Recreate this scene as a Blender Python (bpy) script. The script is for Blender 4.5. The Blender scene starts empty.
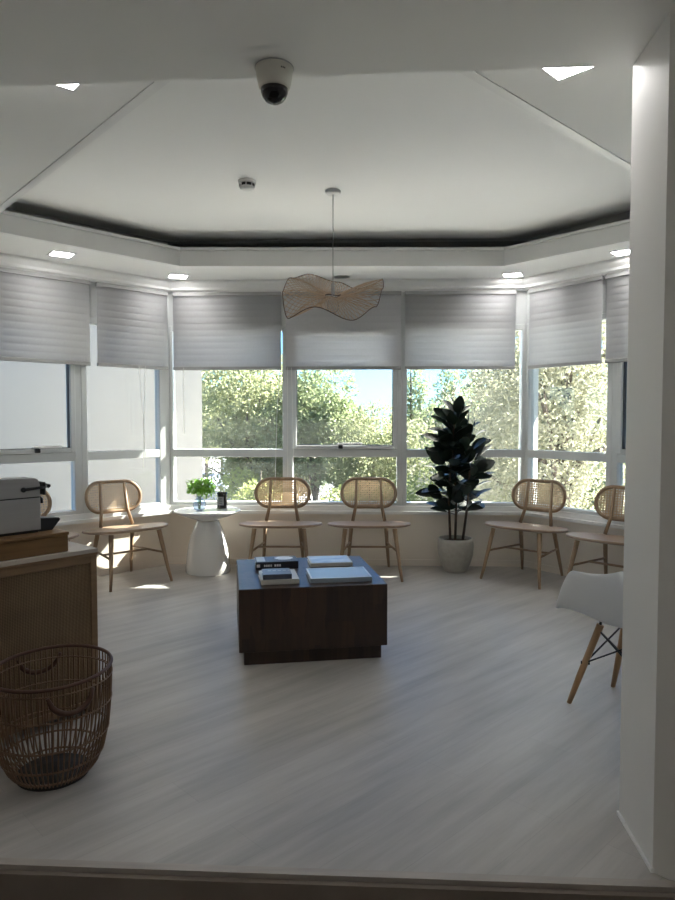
import bpy, bmesh, math, random
from mathutils import Vector, Matrix, Euler
random.seed(7)
PI = math.pi
R = math.radians
SC = bpy.context.scene
COL = SC.collection

# ------------------------------------------------------------------ helpers
class MB:
    """collects shapes in one bmesh, then links them as ONE mesh object"""
    def __init__(self):
        self.bm = bmesh.new()
    def box(self, x0, x1, y0, y1, z0, z1, M=None):
        vs = [self.bm.verts.new((x, y, z)) for x in (x0, x1) for y in (y0, y1) for z in (z0, z1)]
        if M is not None:
            for v in vs: v.co = M @ v.co
        f = [(0,1,3,2),(4,6,7,5),(0,4,5,1),(2,3,7,6),(0,2,6,4),(1,5,7,3)]
        for q in f: self.bm.faces.new([vs[i] for i in q])
        return vs
    def rbox(self, x0, x1, y0, y1, z0, z1, b=0.005, seg=2, M=None):
        t = bmesh.new()
        vs = [t.verts.new((x, y, z)) for x in (x0, x1) for y in (y0, y1) for z in (z0, z1)]
        for q in [(0,1,3,2),(4,6,7,5),(0,4,5,1),(2,3,7,6),(0,2,6,4),(1,5,7,3)]:
            t.faces.new([vs[i] for i in q])
        bmesh.ops.bevel(t, geom=t.edges[:], offset=b, segments=seg, affect='EDGES', profile=0.5)
        self.absorb(t, M)
    def absorb(self, t, M=None):
        t.verts.ensure_lookup_table()
        mp = {}
        for v in t.verts:
            mp[v] = self.bm.verts.new(M @ v.co if M is not None else v.co)
        for f in t.faces:
            try:
                g = self.bm.faces.new([mp[v] for v in f.verts]); g.smooth = f.smooth
            except ValueError: pass
        t.free()
    def tube(self, pts, rad, seg=8, caps=True, closed=False, smooth=True):
        pts = [Vector(p) for p in pts]
        n = len(pts)
        rr = rad if isinstance(rad, (list, tuple)) else [rad]*n
        rings = []
        up = None
        for i, p in enumerate(pts):
            if closed: t = pts[(i+1) % n] - pts[i-1]
            elif i == 0: t = pts[1]-pts[0]
            elif i == n-1: t = pts[-1]-pts[-2]
            else: t = (pts[i+1]-pts[i]).normalized() + (pts[i]-pts[i-1]).normalized()
            t.normalize()
            if up is None:
                up = Vector((0,0,1)) if abs(t.z) < .9 else Vector((0,1,0))
            a = t.cross(up)
            if a.length < 1e-5: a = t.cross(Vector((1,0,.1)))
            a.normalize(); b = a.cross(t); b.normalize(); up = b
            rings.append([self.bm.verts.new(p + rr[i]*(math.cos(2*PI*k/seg)*a + math.sin(2*PI*k/seg)*b)) for k in range(seg)])
        m = n if closed else n-1
        for i in range(m):
            A, B = rings[i], rings[(i+1) % n]
            for k in range(seg):
                f = self.bm.faces.new((A[k], A[(k+1)%seg], B[(k+1)%seg], B[k])); f.smooth = smooth
        if caps and not closed:
            self.bm.faces.new(rings[0][::-1]); self.bm.faces.new(rings[-1])
    def bar(self, p, q, w, h):
        """straight bar of rectangular section"""
        p, q = Vector(p), Vector(q)
        t = (q-p).normalized()
        up = Vector((0,0,1)) if abs(t.z) < .95 else Vector((0,1,0))
        a = t.cross(up).normalized(); b = a.cross(t).normalized()
        vs = []
        for e in (p, q):
            for s, r in ((-1,-1),(1,-1),(1,1),(-1,1)):
                vs.append(self.bm.verts.new(e + a*s*w/2 + b*r*h/2))
        for i in range(4):
            self.bm.faces.new((vs[i], vs[(i+1)%4], vs[4+(i+1)%4], vs[4+i]))
        self.bm.faces.new(vs[3::-1]); self.bm.faces.new(vs[4:])
    def lathe(self, prof, seg=40, c=(0,0,0), cap0=True, cap1=True, smooth=True):
        rings = []
        for r, z in prof:
            rings.append([self.bm.verts.new((c[0]+r*math.cos(2*PI*k/seg), c[1]+r*math.sin(2*PI*k/seg), c[2]+z)) for k in range(seg)])
        for A, B in zip(rings, rings[1:]):
            for k in range(seg):
                f = self.bm.faces.new((A[k], A[(k+1)%seg], B[(k+1)%seg], B[k])); f.smooth = smooth
        if cap0: self.bm.faces.new(rings[0][::-1])
        if cap1: self.bm.faces.new(rings[-1])
    def prism(self, poly, z0, z1, M=None):
        a = [self.bm.verts.new((p[0], p[1], z0)) for p in poly]
        b = [self.bm.verts.new((p[0], p[1], z1)) for p in poly]
        if M is not None:
            for v in a+b: v.co = M @ v.co
        n = len(poly)
        for i in range(n):
            self.bm.faces.new((a[i], a[(i+1)%n], b[(i+1)%n], b[i]))
        self.bm.faces.new(a[::-1]); self.bm.faces.new(b)
    def quad(self, pts, smooth=False):
        f = self.bm.faces.new([self.bm.verts.new(p) for p in pts]); f.smooth = smooth
    def build(self, name, m, parent=None, recalc=True):
        if recalc: bmesh.ops.recalc_face_normals(self.bm, faces=self.bm.faces[:])
        me = bpy.data.meshes.new(name)
        self.bm.to_mesh(me); self.bm.free()
        o = bpy.data.objects.new(name, me)
        COL.objects.link(o)
        if m: me.materials.append(m)
        if parent: o.parent = parent
        return o

def tag(o, label=None, cat=None, group=None, kind=None):
    if label: o['label'] = label
    if cat: o['category'] = cat
    if group: o['group'] = group
    if kind: o['kind'] = kind
    return o
def empty(name, loc=(0,0,0), rz=0, label=None, cat=None, group=None, kind=None):
    o = bpy.data.objects.new(name, None); COL.objects.link(o)
    o.empty_display_size = .1
    o.location = loc; o.rotation_euler = (0,0,rz)
    return tag(o, label, cat, group, kind)
def copy_tree(o, loc=None, rz=None, label=None, parent=None):
    c = o.copy(); COL.objects.link(c)
    if parent: c.parent = parent
    if loc is not None: c.location = loc
    if rz is not None: c.rotation_euler = (0,0,rz)
    if label: c['label'] = label
    for ch in list(o.children): copy_tree(ch, parent=c)
    return c

# ------------------------------------------------------------------ materials
def new_mat(name):
    m = bpy.data.materials.new(name); m.use_nodes = True
    nt = m.node_tree
    return m, nt, nt.nodes['Principled BSDF'], nt.nodes['Material Output']
def mat(name, c, rough=.5, metal=0, c2=None, scale=(8,8,8), bump=0, detail=3, spec=.5, trans=0, coat=0):
    m, nt, b, out = new_mat(name)
    N, L = nt.nodes, nt.links
    b.inputs['Roughness'].default_value = rough
    b.inputs['Metallic'].default_value = metal
    b.inputs['Specular IOR Level'].default_value = spec
    if coat: b.inputs['Coat Weight'].default_value = coat
    if c2 is None: c2 = tuple(x*.9 for x in c)
    tc = N.new('ShaderNodeTexCoord'); mp = N.new('ShaderNodeMapping'); nz = N.new('ShaderNodeTexNoise')
    mp.inputs['Scale'].default_value = scale
    nz.inputs['Scale'].default_value = 1; nz.inputs['Detail'].default_value = detail
    L.new(tc.outputs['Object'], mp.inputs['Vector']); L.new(mp.outputs['Vector'], nz.inputs['Vector'])
    rp = N.new('ShaderNodeValToRGB')
    rp.color_ramp.elements[0].position = .3; rp.color_ramp.elements[1].position = .7
    rp.color_ramp.elements[0].color = (*c2, 1); rp.color_ramp.elements[1].color = (*c, 1)
    L.new(nz.outputs['Fac'], rp.inputs['Fac']); L.new(rp.outputs['Color'], b.inputs['Base Color'])
    if bump:
        bp = N.new('ShaderNodeBump'); bp.inputs['Strength'].default_value = bump; bp.inputs['Distance'].default_value = .003
        L.new(nz.outputs['Fac'], bp.inputs['Height']); L.new(bp.outputs['Normal'], b.inputs['Normal'])
    if trans:
        tr = N.new('ShaderNodeBsdfTranslucent'); mx = N.new('ShaderNodeMixShader')
        mx.inputs[0].default_value = trans
        L.new(rp.outputs['Color'], tr.inputs['Color'])
        L.new(b.outputs[0], mx.inputs[1]); L.new(tr.outputs[0], mx.inputs[2]); L.new(mx.outputs[0], out.inputs[0])
    return m
def emit(name, c, s):
    m, nt, b, out = new_mat(name)
    b.inputs['Base Color'].default_value = (.9,.9,.9,1)
    b.inputs['Emission Color'].default_value = (*c,1); b.inputs['Emission Strength'].default_value = s
    return m
def glass(name, tint=(.93,.96,.96), gl=.06, rough=.02, haze=0.0):
    m, nt, b, out = new_mat(name)
    N, L = nt.nodes, nt.links
    tr = N.new('ShaderNodeBsdfTransparent'); tr.inputs[0].default_value = (*tint,1)
    g = N.new('ShaderNodeBsdfGlossy'); g.inputs['Roughness'].default_value = rough
    lw = N.new('ShaderNodeLayerWeight'); lw.inputs['Blend'].default_value = .12
    ml = N.new('ShaderNodeMath'); ml.operation = 'MULTIPLY_ADD'; ml.inputs[1].default_value = .6; ml.inputs[2].default_value = gl
    L.new(lw.outputs['Fresnel'], ml.inputs[0])
    mx = N.new('ShaderNodeMixShader')
    L.new(ml.outputs[0], mx.inputs[0]); L.new(tr.outputs[0], mx.inputs[1]); L.new(g.outputs[0], mx.inputs[2])
    res = mx
    if haze:  # translucent mix imitating a veil of glare on the panes
        d = N.new('ShaderNodeBsdfTranslucent'); d.inputs[0].default_value = (.9,.92,.92,1)
        nz = N.new('ShaderNodeTexNoise'); nz.inputs['Scale'].default_value = 3
        mm = N.new('ShaderNodeMath'); mm.operation = 'MULTIPLY'; mm.inputs[1].default_value = haze*2
        L.new(nz.outputs['Fac'], mm.inputs[0])
        m2 = N.new('ShaderNodeMixShader')
        L.new(mm.outputs[0], m2.inputs[0]); L.new(mx.outputs[0], m2.inputs[1]); L.new(d.outputs[0], m2.inputs[2])
        res = m2
    L.new(res.outputs[0], out.inputs[0])
    return m

def floor_mat():
    m, nt, b, out = new_mat('pale_wood_planks')
    N, L = nt.nodes, nt.links
    tc = N.new('ShaderNodeTexCoord'); mp = N.new('ShaderNodeMapping')
    mp.inputs['Rotation'].default_value = (0,0,R(-44))
    L.new(tc.outputs['Object'], mp.inputs['Vector'])
    br = N.new('ShaderNodeTexBrick')
    br.inputs['Scale'].default_value = 1; br.inputs['Brick Width'].default_value = 1.25; br.inputs['Row Height'].default_value = .18
    br.inputs['Mortar Size'].default_value = .0012; br.inputs['Mortar Smooth'].default_value = .3; br.offset = .37
    br.inputs['Color1'].default_value = (.55,.53,.505,1); br.inputs['Color2'].default_value = (.52,.50,.475,1)
    br.inputs['Mortar'].default_value = (.46,.445,.425,1)
    L.new(mp.outputs[0], br.inputs['Vector'])
    s = N.new('ShaderNodeMapping'); s.inputs['Scale'].default_value = (1.0,10,1); L.new(mp.outputs[0], s.inputs['Vector'])
    n1 = N.new('ShaderNodeTexNoise'); n1.inputs['Scale'].default_value = 1; n1.inputs['Detail'].default_value = 6; n1.inputs['Roughness'].default_value = .65
    L.new(s.outputs[0], n1.inputs['Vector'])
    r1 = N.new('ShaderNodeValToRGB'); r1.color_ramp.elements[0].position=.33; r1.color_ramp.elements[1].position=.66
    r1.color_ramp.elements[0].color=(.73,.725,.72,1); r1.color_ramp.elements[1].color=(1.0,1.0,1.0,1)
    L.new(n1.outputs['Fac'], r1.inputs['Fac'])
    n2 = N.new('ShaderNodeTexNoise'); n2.inputs['Scale'].default_value = 1; n2.inputs['Detail'].default_value = 3
    s2 = N.new('ShaderNodeMapping'); s2.inputs['Scale'].default_value = (.7,3.0,1); L.new(mp.outputs[0], s2.inputs['Vector'])
    L.new(s2.outputs[0], n2.inputs['Vector'])
    r2 = N.new('ShaderNodeValToRGB'); r2.color_ramp.elements[0].position=.35; r2.color_ramp.elements[1].position=.65
    r2.color_ramp.elements[0].color=(.84,.84,.85,1); r2.color_ramp.elements[1].color=(1.0,.99,.98,1)
    L.new(n2.outputs['Fac'], r2.inputs['Fac'])
    m1 = N.new('ShaderNodeMixRGB'); m1.blend_type='MULTIPLY'; m1.inputs[0].default_value=1
    L.new(br.outputs['Color'], m1.inputs[1]); L.new(r1.outputs[0], m1.inputs[2])
    m2 = N.new('ShaderNodeMixRGB'); m2.blend_type='MULTIPLY'; m2.inputs[0].default_value=1
    L.new(m1.outputs[0], m2.inputs[1]); L.new(r2.outputs[0], m2.inputs[2])
    L.new(m2.outputs[0], b.inputs['Base Color'])
    b.inputs['Roughness'].default_value = .42
    bp = N.new('ShaderNodeBump'); bp.inputs['Strength'].default_value=.12; bp.inputs['Distance'].default_value=.002
    L.new(n1.outputs['Fac'], bp.inputs['Height']); L.new(bp.outputs[0], b.inputs['Normal'])
    return m

def dark_wood_mat():
    m, nt, b, out = new_mat('dark_walnut_blocks')
    N, L = nt.nodes, nt.links
    tc = N.new('ShaderNodeTexCoord')
    sx = N.new('ShaderNodeMapping'); sx.inputs['Scale'].default_value=(13,13,3); L.new(tc.outputs['Object'], sx.inputs['Vector'])
    vo = N.new('ShaderNodeTexVoronoi'); vo.inputs['Scale'].default_value=1; vo.distance='CHEBYCHEV'
    L.new(sx.outputs[0], vo.inputs['Vector'])
    s2 = N.new('ShaderNodeMapping'); s2.inputs['Scale'].default_value=(45,45,5); L.new(tc.outputs['Object'], s2.inputs['Vector'])
    nz = N.new('ShaderNodeTexNoise'); nz.inputs['Scale'].default_value=1; nz.inputs['Detail'].default_value=5
    L.new(s2.outputs[0], nz.inputs['Vector'])
    rp = N.new('ShaderNodeValToRGB')
    rp.color_ramp.elements[0].color=(.014,.008,.005,1); rp.color_ramp.elements[1].color=(.06,.032,.019,1)
    rp.color_ramp.elements[0].position=.25; rp.color_ramp.elements[1].position=.8
    mx = N.new('ShaderNodeMixRGB'); mx.inputs[0].default_value=.5
    L.new(vo.outputs['Color'], mx.inputs[1]); L.new(nz.outputs['Fac'], mx.inputs[2])
    bw = N.new('ShaderNodeRGBToBW'); L.new(mx.outputs[0], bw.inputs[0]); L.new(bw.outputs[0], rp.inputs['Fac'])
    L.new(rp.outputs[0], b.inputs['Base Color'])
    b.inputs['Roughness'].default_value=.38
    bp = N.new('ShaderNodeBump'); bp.inputs['Strength'].default_value=.25; bp.inputs['Distance'].default_value=.003
    L.new(nz.outputs['Fac'], bp.inputs['Height']); L.new(bp.outputs[0], b.inputs['Normal'])
    return m

def weave_mat():
    m, nt, b, out = new_mat('woven_rattan_panel')
    N, L = nt.nodes, nt.links
    tc = N.new('ShaderNodeTexCoord')
    w1 = N.new('ShaderNodeTexWave'); w1.bands_direction='X'; w1.inputs['Scale'].default_value=48; w1.inputs['Distortion'].default_value=1.2; w1.inputs['Detail'].default_value=2
    w2 = N.new('ShaderNodeTexWave'); w2.bands_direction='Z'; w2.inputs['Scale'].default_value=52; w2.inputs['Distortion'].default_value=1.2
    L.new(tc.outputs['Object'], w1.inputs['Vector']); L.new(tc.outputs['Object'], w2.inputs['Vector'])
    ad = N.new('ShaderNodeMath'); ad.operation='ADD'; L.new(w1.outputs['Fac'], ad.inputs[0]); L.new(w2.outputs['Fac'], ad.inputs[1])
    hf = N.new('ShaderNodeMath'); hf.operation='MULTIPLY'; hf.inputs[1].default_value=.5; L.new(ad.outputs[0], hf.inputs[0])
    nz = N.new('ShaderNodeTexNoise'); nz.inputs['Scale'].default_value=9; L.new(tc.outputs['Object'], nz.inputs['Vector'])
    rp = N.new('ShaderNodeValToRGB'); rp.color_ramp.elements[0].color=(.05,.03,.013,1); rp.color_ramp.elements[1].color=(.36,.235,.12,1)
    L.new(hf.outputs[0], rp.inputs['Fac'])
    mx = N.new('ShaderNodeMixRGB'); mx.blend_type='MULTIPLY'; mx.inputs[0].default_value=.5
    L.new(rp.outputs[0], mx.inputs[1]); L.new(nz.outputs['Fac'], mx.inputs[2])
    L.new(mx.outputs[0], b.inputs['Base Color']); b.inputs['Roughness'].default_value=.7
    bp = N.new('ShaderNodeBump'); bp.inputs['Strength'].default_value=.5; bp.inputs['Distance'].default_value=.004
    L.new(hf.outputs[0], bp.inputs['Height']); L.new(bp.outputs[0], b.inputs['Normal'])
    return m

def blind_mat():
    m, nt, b, out = new_mat('pleated_blind_fabric')
    N, L = nt.nodes, nt.links
    tc = N.new('ShaderNodeTexCoord'); sp = N.new('ShaderNodeSeparateXYZ'); L.new(tc.outputs['Object'], sp.inputs[0])
    nz = N.new('ShaderNodeTexNoise'); nz.inputs['Scale'].default_value=60; L.new(tc.outputs['Object'], nz.inputs['Vector'])
    rp = N.new('ShaderNodeValToRGB'); rp.color_ramp.elements[0].color=(.62,.62,.63,1); rp.color_ramp.elements[1].color=(.72,.72,.72,1)
    L.new(nz.outputs['Fac'], rp.inputs['Fac'])
    # the thinner joint line of every pleat lets more light through
    dv = N.new('ShaderNodeMath'); dv.operation='DIVIDE'; dv.inputs[1].default_value=PLEAT; L.new(sp.outputs['Z'], dv.inputs[0])
    fr = N.new('ShaderNodeMath'); fr.operation='FRACT'; L.new(dv.outputs[0], fr.inputs[0])
    gt = N.new('ShaderNodeMath'); gt.operation='LESS_THAN'; gt.inputs[1].default_value=.12; L.new(fr.outputs[0], gt.inputs[0])
    ma = N.new('ShaderNodeMath'); ma.operation='MULTIPLY_ADD'; ma.inputs[1].default_value=.30; ma.inputs[2].default_value=.42; L.new(gt.outputs[0], ma.inputs[0])
    tr = N.new('ShaderNodeBsdfTranslucent'); tr.inputs[0].default_value=(.72,.72,.74,1)
    df = N.new('ShaderNodeBsdfDiffuse'); L.new(rp.outputs[0], df.inputs[0])
    mx = N.new('ShaderNodeMixShader')
    L.new(ma.outputs[0], mx.inputs[0]); L.new(df.outputs[0], mx.inputs[1]); L.new(tr.outputs[0], mx.inputs[2])
    L.new(mx.outputs[0], out.inputs[0])
    return m
PLEAT = .056

M = {}
M['wall'] = mat('white_paint_wall', (.80,.79,.77), .6, c2=(.78,.77,.75), scale=(3,3,3))
M['cream'] = mat('cream_paint_wall', (.84,.77,.68), .55, c2=(.82,.75,.66), scale=(3,3,3))
M['ceil'] = mat('white_paint_ceiling', (.88,.88,.865), .75, c2=(.865,.865,.85), scale=(2,2,2))
M['trim'] = mat('white_gloss_trim', (.82,.82,.81), .4, c2=(.80,.80,.79))
M['alu'] = mat('powder_coated_window_frame', (.66,.68,.68), .4, c2=(.62,.64,.64), scale=(4,4,4))
M['floor'] = floor_mat()
M['threshold'] = mat('taupe_threshold_trim', (.46,.42,.38), .5, c2=(.38,.34,.31), scale=(6,40,6))
M['riser'] = mat('dark_brown_step', (.26,.22,.19), .55, c2=(.19,.155,.13), scale=(3,30,3))
M['glass'] = glass('window_glass', (.90,.93,.93), .03, .01, haze=.006)
M['clear'] = glass('clear_vase_glass', (.86,.91,.97), .10, .03)
M['bulb'] = glass('bulb_glass', (.95,.95,.95), .12, .05)
M['blind'] = blind_mat()
M['rail'] = mat('grey_blind_rail', (.42,.42,.42), .5)
M['cord'] = mat('white_cord', (.85,.85,.82), .6)
M['oak'] = mat('light_oak', (.36,.245,.15), .45, c2=(.28,.185,.11), scale=(30,30,4), detail=5)
M['oakseat'] = mat('light_oak_seat', (.42,.30,.21), .4, c2=(.34,.24,.165), scale=(4,40,4), detail=5)
M['cane'] = mat('cane_webbing', (.60,.44,.28), .6, c2=(.50,.36,.22), scale=(50,50,50), trans=.48)
M['walnut'] = dark_wood_mat()
M['white'] = mat('glossy_white_lacquer', (.82,.81,.79), .12, c2=(.80,.79,.77), scale=(2,2,2), coat=.4)
M['plastic'] = mat('white_moulded_plastic', (.78,.80,.83), .35, c2=(.76,.78,.81), scale=(3,3,3))
M['beech'] = mat('beech_dowel', (.45,.27,.14), .45, c2=(.36,.21,.10), scale=(30,30,5), detail=5)
M['blackmetal'] = mat('black_metal', (.015,.015,.016), .4, c2=(.01,.01,.01))
M['black'] = mat('black_plastic', (.012,.012,.013), .35, c2=(.008,.008,.009))
M['gloss_black'] = mat('smoked_dome', (.008,.008,.01), .06, c2=(.006,.006,.008))
M['silver'] = mat('silver_grey_casing', (.36,.36,.36), .42, metal=.2, c2=(.33,.33,.33), scale=(3,3,60))
M['steel'] = mat('brushed_steel', (.55,.55,.56), .3, metal=1, c2=(.5,.5,.5))
M['weave'] = weave_mat()
M['cabwood'] = mat('honey_wood_frame', (.24,.15,.08), .4, c2=(.18,.11,.058), scale=(6,6,40), detail=5)
M['cabtop'] = mat('pale_cabinet_top', (.48,.43,.39), .35, c2=(.42,.375,.335), scale=(4,30,4))
M['boxwood'] = mat('amber_wood_box', (.22,.12,.045), .4, c2=(.15,.08,.028), scale=(4,4,50), detail=5)
M['rattan'] = mat('brown_rattan', (.21,.125,.07), .5, c2=(.15,.085,.045), scale=(20,20,20))
M['leather'] = mat('brown_leather_wrap', (.10,.045,.028), .5, c2=(.075,.033,.02), scale=(60,60,60))
M['basepad'] = mat('dark_woven_base', (.03,.024,.02), .7, c2=(.02,.015,.012), scale=(60,60,60))
M['bamboo'] = mat('bamboo_strip', (.62,.47,.34), .5, c2=(.48,.35,.24), scale=(20,20,20), trans=.3)
M['wire'] = mat('dark_rim_wire', (.10,.06,.045), .45)
M['stone'] = mat('stone_grey_pot', (.40,.38,.34), .65, c2=(.34,.325,.29), scale=(25,25,25), bump=.15)
M['soil'] = mat('bark_soil', (.07,.045,.03), .9, c2=(.03,.02,.013), scale=(60,60,60), bump=.6)
M['stem'] = mat('plant_stem', (.10,.065,.04), .7, c2=(.06,.04,.025), scale=(30,30,30))
M['ficus'] = mat('dark_rubber_leaf', (.010,.024,.012), .42, c2=(.006,.013,.008), scale=(14,14,14), trans=.06)
M['herb'] = mat('fresh_green_leaf', (.30,.52,.09), .5, c2=(.18,.38,.05), scale=(30,30,30), trans=.4)
M['wax'] = mat('dark_candle_glass', (.03,.026,.025), .15, c2=(.02,.018,.017))
M['label'] = mat('grey_paper_label', (.33,.33,.33), .6, c2=(.28,.28,.28), scale=(40,40,90))
M['labelink'] = mat('dark_label_print', (.06,.06,.06), .6)
M['paper'] = mat('page_edges', (.72,.70,.66), .7, c2=(.6,.58,.55), scale=(3,3,400))
M['book_black'] = mat('black_book_cover', (.02,.02,.025), .35)
M['book_navy'] = mat('slate_book_cover', (.10,.12,.16), .35)
M['book_cream'] = mat('cream_book_cover', (.55,.54,.50), .4)
M['book_blue'] = mat('pale_grey_blue_cover', (.30,.36,.42), .3, c2=(.27,.33,.39))
M['book_white'] = mat('white_cover_print', (.78,.79,.80), .35)
M['book_sketch'] = mat('blue_watercolour_print', (.62,.68,.76), .35, c2=(.22,.34,.52), scale=(9,14,9))
M['dome'] = mat('ivory_camera_housing', (.66,.65,.59), .45)
M['detector'] = mat('white_detector_plastic', (.74,.74,.73), .45)
M['lamp'] = emit('lit_downlight_diffuser', (1,.98,.96), 13.0)
M['bark'] = mat('tree_bark', (.16,.13,.10), .9, c2=(.09,.07,.055), scale=(8,8,2), bump=.5)
def leafmat(n, c, c2): return mat(n, c, .5, c2=c2, scale=(1.3,1.3,1.3), trans=.45, detail=4)
M['leafA'] = leafmat('olive_leaf', (.36,.375,.215), (.235,.26,.135))
M['leafB'] = leafmat('mid_green_leaf', (.31,.355,.20), (.20,.245,.12))
M['leafC'] = leafmat('silvery_leaf', (.44,.43,.31), (.32,.32,.21))
M['leafD'] = leafmat('blue_green_leaf', (.26,.31,.215), (.17,.215,.14))
M['leafE'] = leafmat('yellow_green_leaf', (.42,.45,.18), (.29,.33,.12))
M['ground'] = mat('pale_lavender_paving', (.52,.49,.52), .8, c2=(.44,.42,.45), scale=(.7,6,1))
M['grass'] = mat('lawn', (.22,.28,.08), .9, c2=(.14,.19,.05), scale=(1.5,1.5,1.5))
M['extwall'] = mat('light_render_outside', (.38,.395,.40), .8, c2=(.36,.375,.38), scale=(1,1,1))
M['wing'] = mat('grey_render_wing', (.36,.35,.33), .8, c2=(.345,.335,.315), scale=(1,1,1))
M['bouncewhite'] = mat('white_bounce_slab', (.78,.77,.74), .8, c2=(.74,.73,.70), scale=(1,1,1))  # colour of the unseen slab added to bounce sunlight
M['asphalt'] = mat('grey_asphalt', (.26,.26,.27), .9)
M['carpaint'] = mat('pale_car_paint', (.62,.66,.72), .2, coat=.5)
M['carglass'] = mat('car_glass', (.06,.08,.11), .08)
M['galv'] = mat('pale_grey_pole_paint', (.62,.64,.66), .5)

# ------------------------------------------------------------------ room geometry
WT = 2.945                     # top of walls
CL, CR = Vector((-1.53, 6.20, 0)), Vector((1.68, 6.085, 0))
dL = Vector((-.707, -.707, 0)); dR = Vector((.581, -.814, 0)); dB = (CR-CL).normalized()
LEN = 1.95
EL, ER = CL + dL*LEN, CR + dR*LEN
SILL, GTOP = .545, 2.17
ROOM = [(-2.909,2.10), tuple(EL[:2]), tuple(CL[:2]), tuple(CR[:2]), tuple(ER[:2]), (2.813,2.10)]

def wall_frame(P, d, inward):
    """matrix: local x along the wall, y INTO the room, z up"""
    return Matrix(((d.x, inward.x, 0, P.x), (d.y, inward.y, 0, P.y), (0,0,1,0), (0,0,0,1)))
WB = wall_frame(CL, dB, Vector((dB.y, -dB.x, 0)))
WL = wall_frame(CL, dL, Vector((.707, -.707, 0)))
WR = wall_frame(CR, dR, Vector((-.814, -.581, 0)))

def struct(mb, name, m, parent=None):
    o = mb.build(name, m, parent)
    if parent is None: o['kind'] = 'structure'
    return o

# floor
mb = MB(); mb.prism([(-3.1,2.09),(-3.1,6.6),(3.0,6.6),(3.0,1.775)], -.2, 0)
struct(mb, 'floor', M['floor'])
mb = MB(); mb.prism([(-3.1,2.10),(3.0,1.785),(3.0,1.755),(-3.1,2.07)], -.2, .003)
struct(mb, 'trim_1', M['threshold'])
mb = MB(); mb.prism([(-3.1,2.069),(3.0,1.754),(3.0,1.735),(-3.1,2.05)], -.2, -.012)
struct(mb, 'trim_2', M['riser'])
mb = MB(); mb.box(-3.1,3.0,-2.2,2.10,-.26,-.2)
struct(mb, 'floor_corridor', M['riser'])

# walls with window openings: below sill, above glass
def window_wall(W, L0, name):
    mb = MB()
    mb.box(0, L0, -.22, 0, -.05, SILL, W)
    o = struct(mb, name, M['cream'])
    mb = MB(); mb.box(0, L0, -.22, 0, GTOP, WT, W)
    struct(mb, name + '_upper', M['alu'])
    return o
window_wall(WB, (CR-CL).length, 'wall_back')
window_wall(WL, LEN, 'wall_left')
window_wall(WR, LEN, 'wall_right')
mb = MB(); mb.box(-3.109,-2.909,2.10,4.83,-.05,WT); struct(mb, 'wall_side_left', M['wall'])
mb = MB(); mb.box(2.813,3.013,1.9,4.50,-.05,WT); struct(mb, 'wall_side_right', M['wall'])
# corner posts in the bay
mb = MB(); mb.prism([(CL.x-.012,CL.y+.004),(CL.x-.155,CL.y+.16),(CL.x-.01,CL.y+.22),(CL.x+.006,CL.y+.004)], -.05, WT)
struct(mb, 'trim_3', M['alu'])
mb = MB(); mb.prism([(CR.x-.006,CR.y+.005),(CR.x,CR.y+.22),(CR.x+.16,CR.y+.16),(CR.x+.008,CR.y+.003)], -.05, WT)
struct(mb, 'trim_4', M['alu'])
# right jamb of the opening (near wall, turned 45 degrees towards the corridor)
mb = MB(); mb.prism([(.942,2.220),(.920,1.931),(1.45,1.40),(2.9,1.40),(3.05,1.9),(2.95,2.12)], -.2, WT)
struct(mb, 'wall_front_right', M['wall'])
mb = MB(); mb.prism([(-1.80,2.40),(-3.1,2.46),(-3.1,1.9),(-1.80,2.05)], -.2, WT)
struct(mb, 'wall_front_left', M['wall'])
# skirtings
mb = MB(); mb.prism([(.936,2.224),(.914,1.928),(.924,1.928),(.946,2.224)], 0, .012)
struct(mb, 'baseboard_front_right', M['trim'])
mb = MB()
mb.box(0, (CR-CL).length, 0, .012, 0, .055, WB); struct(mb, 'baseboard_back', M['cream'])
mb = MB(); mb.box(0, LEN, 0, .012, 0, .055, WL); struct(mb, 'baseboard_left', M['cream'])
mb = MB(); mb.box(0, LEN, 0, .012, 0, .055, WR); struct(mb, 'baseboard_right', M['cream'])
# corridor shell
mb = MB(); mb.box(-2.6,-2.4,-2.2,2.2,-.2,WT); struct(mb, 'wall_corridor_left', M['wall'])
mb = MB(); mb.box(2.4,2.6,-2.2,1.43,-.2,WT); struct(mb, 'wall_corridor_right', M['wall'])
mb = MB(); mb.box(-2.6,2.6,-2.4,-2.2,-.2,WT); struct(mb, 'wall_corridor_back', M['wall'])
# corridor ceiling with the beam edge over the opening
mb = MB(); mb.prism([(-3.1,-2.4),(3.05,-2.4),(3.05,2.09),(.94,2.222),(-1.15,2.362),(-3.1,2.49)], 2.45, 2.95)
struct(mb, 'ceiling_corridor', M['ceil'])

# main ceiling
mb = MB(); mb.box(-3.1,3.05,2.0,6.5,2.925,2.95); struct(mb, 'ceiling', M['ceil'])
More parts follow.
